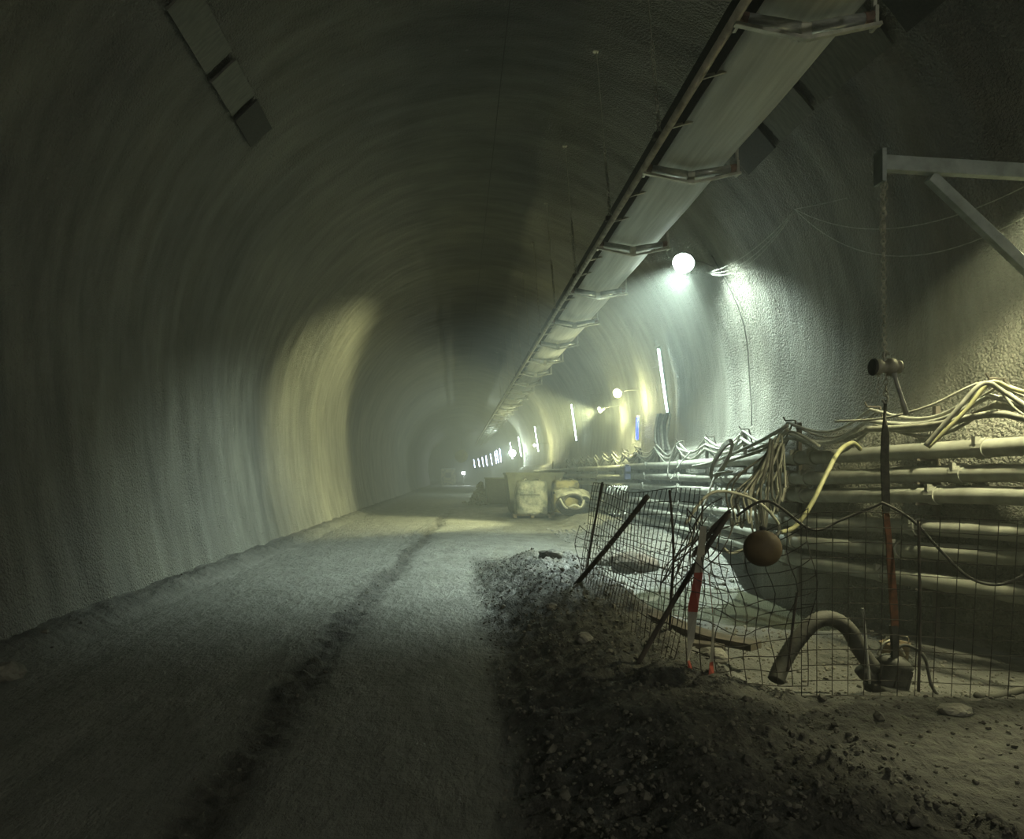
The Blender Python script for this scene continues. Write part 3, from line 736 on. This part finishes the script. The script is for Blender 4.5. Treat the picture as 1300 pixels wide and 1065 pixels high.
def fk_(u, v):
    x = lerp(1.46, 2.75, u); y = lerp(8.9, 7.6, u); p = Vector((x, y, lerp(.15, 1.0-.35*u, v)))
    p += Vector((.12*nz(u*3, v*2, 11), .22*nz(u*3, v*3, 13), .10*nz(u*3, v*3, 17))); return p
mesh_panel(fk_, 11, 7, .0042, 'crumpled sagging mesh panel lying inward over the pit edge', .1, 4)
# loose rebar tangle
rt = empty('rebar_tangle', (2.1, 6.9, .6), 'tangle of bent reinforcing wires sticking out of the crumpled mesh', 'rebar tangle')
rnd = random.Random(12)
for k in range(11):
    a = W(rnd.uniform(830, 880), rnd.uniform(700, 760), 7.2); b = W(rnd.uniform(890, 960), rnd.uniform(630, 690), 7.0)
    mdl = (a+b)/2+Vector((rnd.uniform(-.15, .15), rnd.uniform(-.2, .2), rnd.uniform(-.12, .2)))
    MB().tube(catmull([a, mdl, b], 6), .006, 5).build('bent_wire', 'rebar', rt)
# stakes
cab('stake', [W(802, 856, 5.6), W(862, 752, 5.55), W(925, 652, 5.5)], .02, 'stake', 'long leaning timber stake crossing the buckled mesh', 'stake')
cab('stake', [W(880, 705, 5.6), W(905, 672, 5.55), W(927, 648, 5.5)], .017, 'stake', 'short thick stub lashed to the top of the long leaning stake', 'stake')
cab('stake', [W(726, 748, 8.6), W(775, 690, 8.1), W(822, 630, 7.6)], .028, 'stake', 'dark stake leaning across the receding mesh', 'stake')
cab('stake', [W(742, 742, 8.9), W(752, 680, 8.85), W(765, 612, 8.8)], .014, 'stake', 'thin upright post at the far end of the receding mesh', 'stake')
cab('stake', [W(1000, 852, 5.4), W(1008, 780, 5.38), W(1012, 752, 5.37)], .010, 'stake', 'thin iron peg beside the arching hose', 'peg')
cab('stake', [W(1166, 878, 5.25), W(1168, 790, 5.27), W(1166, 660, 5.3)], .010, 'stake', 'thin iron post in the straight mesh right of the pump', 'post')
cab('stake', [W(850, 800, 5.9), W(855, 700, 5.85), W(850, 622, 5.8)], .010, 'stake', 'thin iron post where the receding mesh begins', 'post')
# tapes
tp = [(W(893, 668, 5.33), .2), (W(890, 700, 5.33), .5), (W(886, 735, 5.33), .1), (W(880, 770, 5.33), -.4), (W(877, 810, 5.33), .2), (W(874, 838, 5.32), .9), (W(880, 866, 5.31), .2)]
tag(ribbon(tp, [.05, .075, .065, .07, .055, .04, .05], .001).build('barrier_tape', 'tape'), 'red and white barrier tape hanging straight down the buckled mesh', 'barrier tape', 'red and white barrier tapes')
tp = [(W(897, 705, 5.30), 1.2), (W(901, 740, 5.3), 1.4), (W(905, 780, 5.3), 1.2), (W(905, 810, 5.29), .9), (W(903, 845, 5.28), .7), (W(903, 862, 5.25), .2), (W(914, 880, 5.2), .1)]
tag(ribbon(tp, [.03, .04, .04, .05, .05, .05, .05], .001).build('barrier_tape', 'tape'), 'twisted darker barrier tape just right of the straight hanging one', 'barrier tape', 'red and white barrier tapes')
cab('rope', [W(887, 862, 5.25), W(893, 876, 5.15), W(905, 886, 5.05), W(925, 884, 5.0), W(933, 886, 4.98)], .010, 'cable', 'short curl of pale rope on the ground under the tapes', 'rope')
# round float on the fence
c = W(968, 696, 5.30)
root = empty('buoy_ball', tuple(c), 'round brown ball hanging at the top of the mesh fence', 'ball')
pr = [(.13*math.sin(PI*k/12)+.001, -.13*math.cos(PI*k/12)) for k in range(13)]
MB().lathe(pr, c, 24).build('ball', 'rust', root, True)
MB().lathe([(.02, .125), (.022, .15), (.012, .16)], c, 12).build('neck', 'dark', root)
MB().tube([c+Vector((0, 0, .15)), c+Vector((.0, .03, .25))], .006, 5).build('cord', 'cable', root)

# ------------------------------------------------------------------ goods by the right wall, thirty metres in
def bigbag(x0, x1, y, h, m, label, seed):
    cx_, w = (x0+x1)/2, (x1-x0)/2
    root = empty('bulk_bag', (cx_, y, ground_z(cx_, y)+.14), label, 'bulk bag', 'bulk bags by the steel skip')
    v, f = [], []; NZ, NA = 14, 32; z0 = ground_z(cx_, y)+.15
    for j in range(NZ+1):
        t = j/NZ; z = z0+h*min(1, t*1.08)*(1 if t < .93 else 1+.02)
        s = 1-.10*t-.55*max(0, t-.9)*4
        for k in range(NA):
            a = 2*PI*k/NA; c, s_ = math.cos(a), math.sin(a); q = (abs(c)**4+abs(s_)**4)**-.25
            rr = q*w*s*(1+.07*nz(c*2, s_*2, t*3+seed)+.04*math.sin(PI*t))
            v.append((cx_+rr*c, y+rr*s_, z+.06*nz(c*3, s_*3, seed)*t))
    for j in range(NZ):
        for k in range(NA): a = j*NA+k; b = j*NA+(k+1) % NA; f.append((a, b, b+NA, a+NA))
    f += [tuple(range(NA-1, -1, -1)), tuple(NZ*NA+k for k in range(NA))]
    MB().add(v, f).build('sack', m, root, True)
    for sx in (-1, 1):
        MB().tube(catmull([(cx_+sx*w*.5, y-w*.85, z0+h*.85), (cx_+sx*w*.45, y-w*.6, z0+h*1.06), (cx_+sx*w*.3, y, z0+h*1.05), (cx_+sx*w*.5, y+w*.7, z0+h*.9)], 5), .025, 6).build('lifting_loop', 'tarp', root)
    MB().box((cx_+.08, y-w*.98, z0+h*.45), (.05, .02, h*.8)).build('seam_band', 'tarp', root)
    MB().box((cx_-.1, y-w*1.0, z0+h*.6), (w*1.2, .02, .03)).build('printed_stripe', 'dark', root)
def pallet(cx_, y, w, label):
    z = ground_z(cx_, y); root = empty('pallet', (cx_, y, z), label, 'pallet', 'wooden pallets under the bulk bags')
    for k in range(3):
        MB().box((cx_-w/2+.06+k*(w-.12)/2, y, z+.06), (.11, 1.1, .08)).build('bearer', 'wood', root)
    for k in range(6): MB().box((cx_, y-.5+k*.2, z+.12), (w, .12, .022)).build('deck_board', 'wood', root)
pallet(2.78, 28.0, 1.4, 'wooden pallet under the clear-wrapped grey bulk bag'); bigbag(2.17, 3.38, 28.0, 1.2, 'bag', 'grey wrapped bulk bag standing on a pallet', 1)
pallet(4.22, 29.0, 1.25, 'wooden pallet under the ochre bulk bag'); bigbag(3.66, 4.74, 29.0, 1.18, 'bag2', 'ochre bulk bag behind the leaning hose coil', 5)
# coil of duct leaning
c = Vector((3.92, 25.7, ground_z(3.9, 25.7)+.45)); root = empty('hose_coil', (3.92, 25.7, c.z-.45), 'big coil of ribbed duct hose leaning before the ochre bag', 'hose coil')
q = Matrix.Rotation(math.radians(62), 3, 'X')
for k in range(5):
    pts = [c+q@Vector(((.46+.03*math.sin(3*a+k)-.03*k)*math.cos(a)+.02*k, (.36-.02*k)*math.sin(a), -.12+.07*k)) for a in [2*PI*j/40 for j in range(40)]]
    MB().tube(pts, [.05 if j % 2 else .042 for j in range(40)], 8, closed=True).build('turn', 'dark' if k < 4 else 'hose', root, True)
MB().tube(catmull([c+q@Vector(p) for p in ((-.40, .1, .2), (-.2, -.22, .16), (.1, -.1, .15), (.3, -.2, .17), (.42, .05, .2))], 6), .04, 8).build('loose_end', 'paleCable', root, True)
v, f = [], []
for i in range(15):
    for j in range(9):
        u, w = i/14, j/8; v.append((3.42+1.2*u+.06*nz(w*4, u*2, 6), 25.75+.8*w, ground_z(3.9, 25.7)+.74+.22*math.sin(PI*w*.8)-.5*(u-.45)**2+.12*nz(u*4, w*4, 2)))
for i in range(14):
    for j in range(8): a = i*9+j; f.append((a, a+1, a+10, a+9))
o = MB().add(v, f).build('tarpaulin', 'tarp', None, True); so = o.modifiers.new('s', 'SOLIDIFY'); so.thickness = .02; tag(o, 'crumpled whitish tarpaulin thrown over the hose coil', 'tarpaulin')
c = W(714, 629, 27.2)
root = empty('yellow_bucket', (c.x, c.y, c.z-.12), 'small bright yellow tub on top of the tarpaulin', 'tub')
MB().lathe([(.12, -.12), (.16, .1), (.17, .12), (.14, .12), (.11, -.08)], c, 14).build('tub_body', 'yel', root, True)
# skip
gz = 0.0
root = empty('steel_skip', (3.15, 31.6, gz), 'large greenish steel skip behind the bulk bags', 'skip')
mb = MB(); x0, x1, y0, y1, zt = 2.05, 4.35, 30.6, 32.6, 1.66
mb.add([(x0+.2, y0, .05), (x1-.2, y0, .05), (x1-.2, y1, .05), (x0+.2, y1, .05), (x0, y0, zt), (x1, y0, zt), (x1, y1, zt), (x0, y1, zt),
        (x0+.06, y0+.06, zt), (x1-.06, y0+.06, zt), (x1-.06, y1-.06, zt), (x0+.06, y1-.06, zt), (x0+.26, y0+.1, .2), (x1-.26, y0+.1, .2), (x1-.26, y1-.1, .2), (x0+.26, y1-.1, .2)],
       [(3, 2, 1, 0), (0, 1, 5, 4), (1, 2, 6, 5), (2, 3, 7, 6), (3, 0, 4, 7), (4, 5, 9, 8), (5, 6, 10, 9), (6, 7, 11, 10), (7, 4, 8, 11), (8, 9, 13, 12), (9, 10, 14, 13), (10, 11, 15, 14), (11, 8, 12, 15), (12, 13, 14, 15)])
mb.build('bin', 'skip', root)
rm = MB()
for a, b in (((x0, y0), (x1, y0)), ((x1, y0), (x1, y1)), ((x1, y1), (x0, y1)), ((x0, y1), (x0, y0))): rm.beam((*a, zt), (*b, zt), .09, .09)
rm.build('rim', 'skip', root)
for k in range(5): MB().box((x0+.3+k*.43, y0-.03, .85), (.07, .06, 1.5)).build('stiffener', 'skip', root)
for sx in (x0+.3, x1-.3): MB().box((sx, 31.6, .03), (.12, 2, .08)).build('skid', 'skip', root)
# second container farther
root = empty('dark_container', (2.35, 41, 0), 'low dark container standing beyond the steel skip', 'container')
MB().box((2.35, 41.2, .72), (1.5, 2.6, 1.38)).build('container_body', 'dark', root, bevel=.03)
MB().box((2.35, 41.2, 1.43), (1.62, 2.7, .06)).build('lid', 'skip', root)
for k in range(5): MB().box((1.75+k*.3, 39.88, .72), (.05, .06, 1.3)).build('rib', 'dark', root)
mb = MB(); rnd = random.Random(5)
for k in range(420):
    a = rnd.random()*2*PI; r = abs(rnd.gauss(0, .5)); x = 1.35+r*math.cos(a)*.7; y = 42+r*math.sin(a)*2.2
    chunk(mb, (x, y, max(.0, 1.15-r*1.15)*rnd.random()), .06+.14*rnd.random(), 777+k)
tag(mb.build('rubble_heap', 'rock'), 'heap of broken rubble left of the dark container', 'rubble', kind='stuff')
# ventilation duct, far
root = empty('ventilation_duct', (.6, 110, 2.6), 'distant yellowish ventilation duct mouth near the far end', 'duct')
mb = MB().tube([(.62, 104, 4.25), (.62, 112, 4.5), (.4, 150, 5.4)], .85, 24); mb.build('duct_body', 'duct', root, True)
MB().tube([(.62, 103.9, 4.25), (.62, 104.1, 4.25)], .92, 24).build('mouth_ring', 'yel', root, True)
for yy_ in (106, 111, 118): MB().tube([(.62, yy_, 4.6), (.62, yy_, 8.1)], .02, 5).build('hanger', 'chain', root)
root = empty('site_cabin', (-1.3, 118, 0), 'distant pale site cabin at the far end of the roadway', 'cabin')
MB().box((-1.35, 120, 1.3), (2.3, 4, 2.6)).build('cabin_body', 'bag2', root); MB().box((-1.35, 117.95, 1.6), (.9, .06, .8)).build('window', 'dark', root); MB().box((-1.35, 120, 2.65), (2.5, 4.2, .1)).build('roof', 'skip', root)

# ------------------------------------------------------------------ lamps
def spot(name, p, aim, power, col, ang, blend=.3, r=.08, parent=None):
    l = bpy.data.lights.new(name, 'SPOT'); l.energy = power; l.color = col; l.spot_size = math.radians(ang); l.spot_blend = blend; l.shadow_soft_size = r
    o = bpy.data.objects.new(name, l); COL.objects.link(o); o.location = p; o.rotation_euler = Vector(aim).to_track_quat('-Z', 'Y').to_euler(); return o
def point(name, p, power, col, r=.08):
    l = bpy.data.lights.new(name, 'POINT'); l.energy = power; l.color = col; l.shadow_soft_size = r
    o = bpy.data.objects.new(name, l); COL.objects.link(o); o.location = p; return o
COOL = (.80, 1.0, .88); WARM = (.97, 1.0, .50)
def floodlight(p, aim, label, m, wallp, size=.16):
    p = Vector(p); aim = Vector(aim).normalized(); q = aim.to_track_quat('-Z', 'Y').to_matrix()
    root = empty('floodlight', tuple(p), label, 'floodlight', 'floodlights on the right wall')
    MB().lathe([(size*.45, .16), (size*.6, .12), (size*.95, .02), (size*1.05, 0), (size*1.05, -.02), (size*.98, -.02)], p, 20, q).build('housing', 'jib', root, True)
    MB().lathe([(.01, -.022), (size*.95, -.022), (size*.95, -.03), (size*.5, -.045), (.01, -.05)], p, 20, q).build('lens', m, root, True)
    w = Vector(wallp); MB().tube([p-aim*.14, (p-aim*.14+w)/2+Vector((0, 0, .03)), w], .009, 6).build('arm', 'dark', root)
    return root
pA = W(868, 333, 13.8)
floodlight(pA, (-.4, -.62, -.68), 'brightest cool white floodlight, high on the wall beside the conveyor', 'cooler', (5.0, 14.2, 5.5), .2)
spot('flood_beam', pA+Vector((-.04, -.07, -.08)), (-.38, .22, -1), 4800, COOL, 124, .6)
spot('flood_beam', pA+Vector((-.03, -.06, -.08)), (.55, .05, -.85), 1100, COOL, 125, .7)
pB = W(784, 499, 21.8)
floodlight(pB, (-.6, -.7, -.3), 'yellowish floodlight on the wall left of the blue tube', 'warmer', (5.4, 22, 4.1), .13)
spot('flood_beam', pB+Vector((-.02, -.02, -.22)), (-.3, .55, -.75), 1100, WARM, 112, .4)
point('flood_glow', pB+Vector((.3, 0, -.25)), 160, WARM, .04)
pC = W(762, 520, 24.7)
floodlight(pC, (-.9, -.2, -.3), 'smaller yellowish floodlight left of the brighter yellow one', 'warmer', (5.4, 24.8, 3.9), .10)
spot('flood_beam', pC+Vector((-.07, -.04, -.05)), (-1, -.02, -.24), 5200, WARM, 82, .5)
point('flood_glow', pC+Vector((.3, -.02, -.25)), 130, WARM, .04)
pD = W(650, 575, 62); pD.x = 4.6
floodlight(pD, (-.4, -1, -.1), 'far cool floodlight glaring above the bulk bags', 'cooler', (5.4, 62.3, 3.6), .3)
point('flood_glow', pD+Vector((-.2, -.3, 0)), 900, COOL)
pE = W(679, 565, 44); floodlight(pE, (-.6, -.7, -.2), 'tiny far floodlight beside a thin tube above the skip', 'cooler', (5.4, 44.2, 3.5), .08)
point('flood_glow', pE+Vector((-.2, -.1, 0)), 350, WARM)
pF = W(1338, 225, 5.9)
floodlight(pF, (-.2, -.1, -1), 'yellow wall floodlight just past the right edge behind the jib', 'warmer', (5.35, 6.25, 4.3), .15)
spot('flood_beam', pF+Vector((0, 0, -.1)), (.28, .1, -1), 850, (1, .97, .56), 134, .4)
pG = Vector((4.6, -8.5, 5.3))
floodlight(pG, (-.3, .3, -1), 'floodlight on the right wall behind the camera', 'cooler', (5.3, -8.5, 5.2), .15)
spot('flood_beam', pG+Vector((0, 0, -.1)), (-.5, .65, -.9), 1150, (1, 1, .80), 155, .5)
# far headlight low on the road
point('far_glow', (1.0, 112, 1.9), 500, (.8, .95, 1))
root = empty('work_lamp', (1.0, 112.3, 0), 'far small work lamp glowing at the end of the roadway', 'work lamp')
MB().tube([(1.0, 112.4, .0), (1.0, 112.4, 1.8)], .04, 6).build('stand', 'dark', root); MB().box((1.0, 112.3, 1.9), (.5, .15, .3)).build('lamp_head', 'cooler', root)
# tube lamps
def tube_lamp(y, z0, z1, m, label, r=.022, xo=.18):
    t = .5
    x0 = min(wall_x(y, z0)-xo, 5.35); x1 = min(wall_x(y, z1)-xo, 5.35)
    root = empty('tube_lamp', (x0, y, z0), label, 'tube lamp', 'tube lamps on the right wall')
    MB().tube([(x0, y, z0), (x1, y, z1)], r, 8).build('tube', m, root, True)
    MB().beam((x0+.05, y, z0-.05), (x1+.05, y, z1+.05), .06, .04).build('batten', 'jib', root)
    for x, z in ((x0, z0-.03), (x1, z1+.03)): MB().tube([(x, y, z-.03), (x, y, z+.03)], r*1.3, 8).build('end_cap', 'jib', root)
tube_lamp(19.0, 3.2, 4.8, 'tube', 'nearest and tallest white tube lamp on the right wall')
tube_lamp(22.0, 2.65, 3.3, 'tubeblue', 'short deep blue tube lamp on the right wall')
tn = ['second white tube lamp along the wall, left of the yellow floodlights', 'third white tube lamp, above the skip', 'fourth tube lamp, just right of the far glaring floodlight',
      'fifth tube lamp, just left of the far glaring floodlight', 'first tube lamp of the bluish row receding beyond the glare', 'second tube lamp of the bluish row beyond the glare', 'third tube lamp of the bluish receding row',
      'fourth tube lamp of the bluish receding row', 'fifth tube lamp of the bluish receding row', 'sixth tube lamp of the bluish receding row', 'seventh tube lamp of the bluish receding row', 'last tube lamp of the bluish receding row']
for k in range(12):
    y = [33.5, 49, 62, 72, 90, 95, 101, 112, 124, 133, 143, 153][k]
    if axis(y) < -2.5: pass
    tube_lamp(y, 3.15, 4.75, 'tubefar' if k >= 4 else 'tube', tn[k], .022 if k < 2 else .03 if k < 4 else .05)

# ------------------------------------------------------------------ world: dark, with dusty air
M['tubeblue'].node_tree.nodes['Principled BSDF'].inputs['Base Color'].default_value = (.02, .03, .12, 1)
w = bpy.data.worlds.new('World'); sc.world = w; w.use_nodes = True; nt = w.node_tree; nt.nodes.clear()
out = nt.nodes.new('ShaderNodeOutputWorld'); bg = nt.nodes.new('ShaderNodeBackground'); bg.inputs[0].default_value = (0, 0, 0, 1); bg.inputs[1].default_value = 0
vs_ = nt.nodes.new('ShaderNodeVolumeScatter'); vs_.inputs['Color'].default_value = (.93, 1, .92, 1); vs_.inputs['Density'].default_value = .009; vs_.inputs['Anisotropy'].default_value = .35
nt.links.new(bg.outputs[0], out.inputs['Surface']); nt.links.new(vs_.outputs[0], out.inputs['Volume'])

# ------------------------------------------------------------------ camera
cam = bpy.data.cameras.new('camera'); co = bpy.data.objects.new('camera', cam); COL.objects.link(co); sc.camera = co
co.location = (0, 0, 1.6); co.rotation_euler = (PI/2, 0, 0)
cam.sensor_width = 36; cam.sensor_fit = 'HORIZONTAL'; cam.lens = 950/1300*36; cam.clip_end = 400
cam.shift_x = 70/1300; cam.shift_y = 70.5/1300
sc.view_settings.view_transform = 'Standard'; sc.view_settings.look = 'None'; sc.view_settings.gamma = 1
sc.view_settings.exposure = 0.22
sc.cycles.use_denoising = True; sc.cycles.use_light_tree = False
sc.cycles.max_bounces = 6; sc.cycles.diffuse_bounces = 4; sc.cycles.volume_bounces = 0
sc.cycles.adaptive_threshold = .03
sc.cycles.sample_clamp_indirect = 4
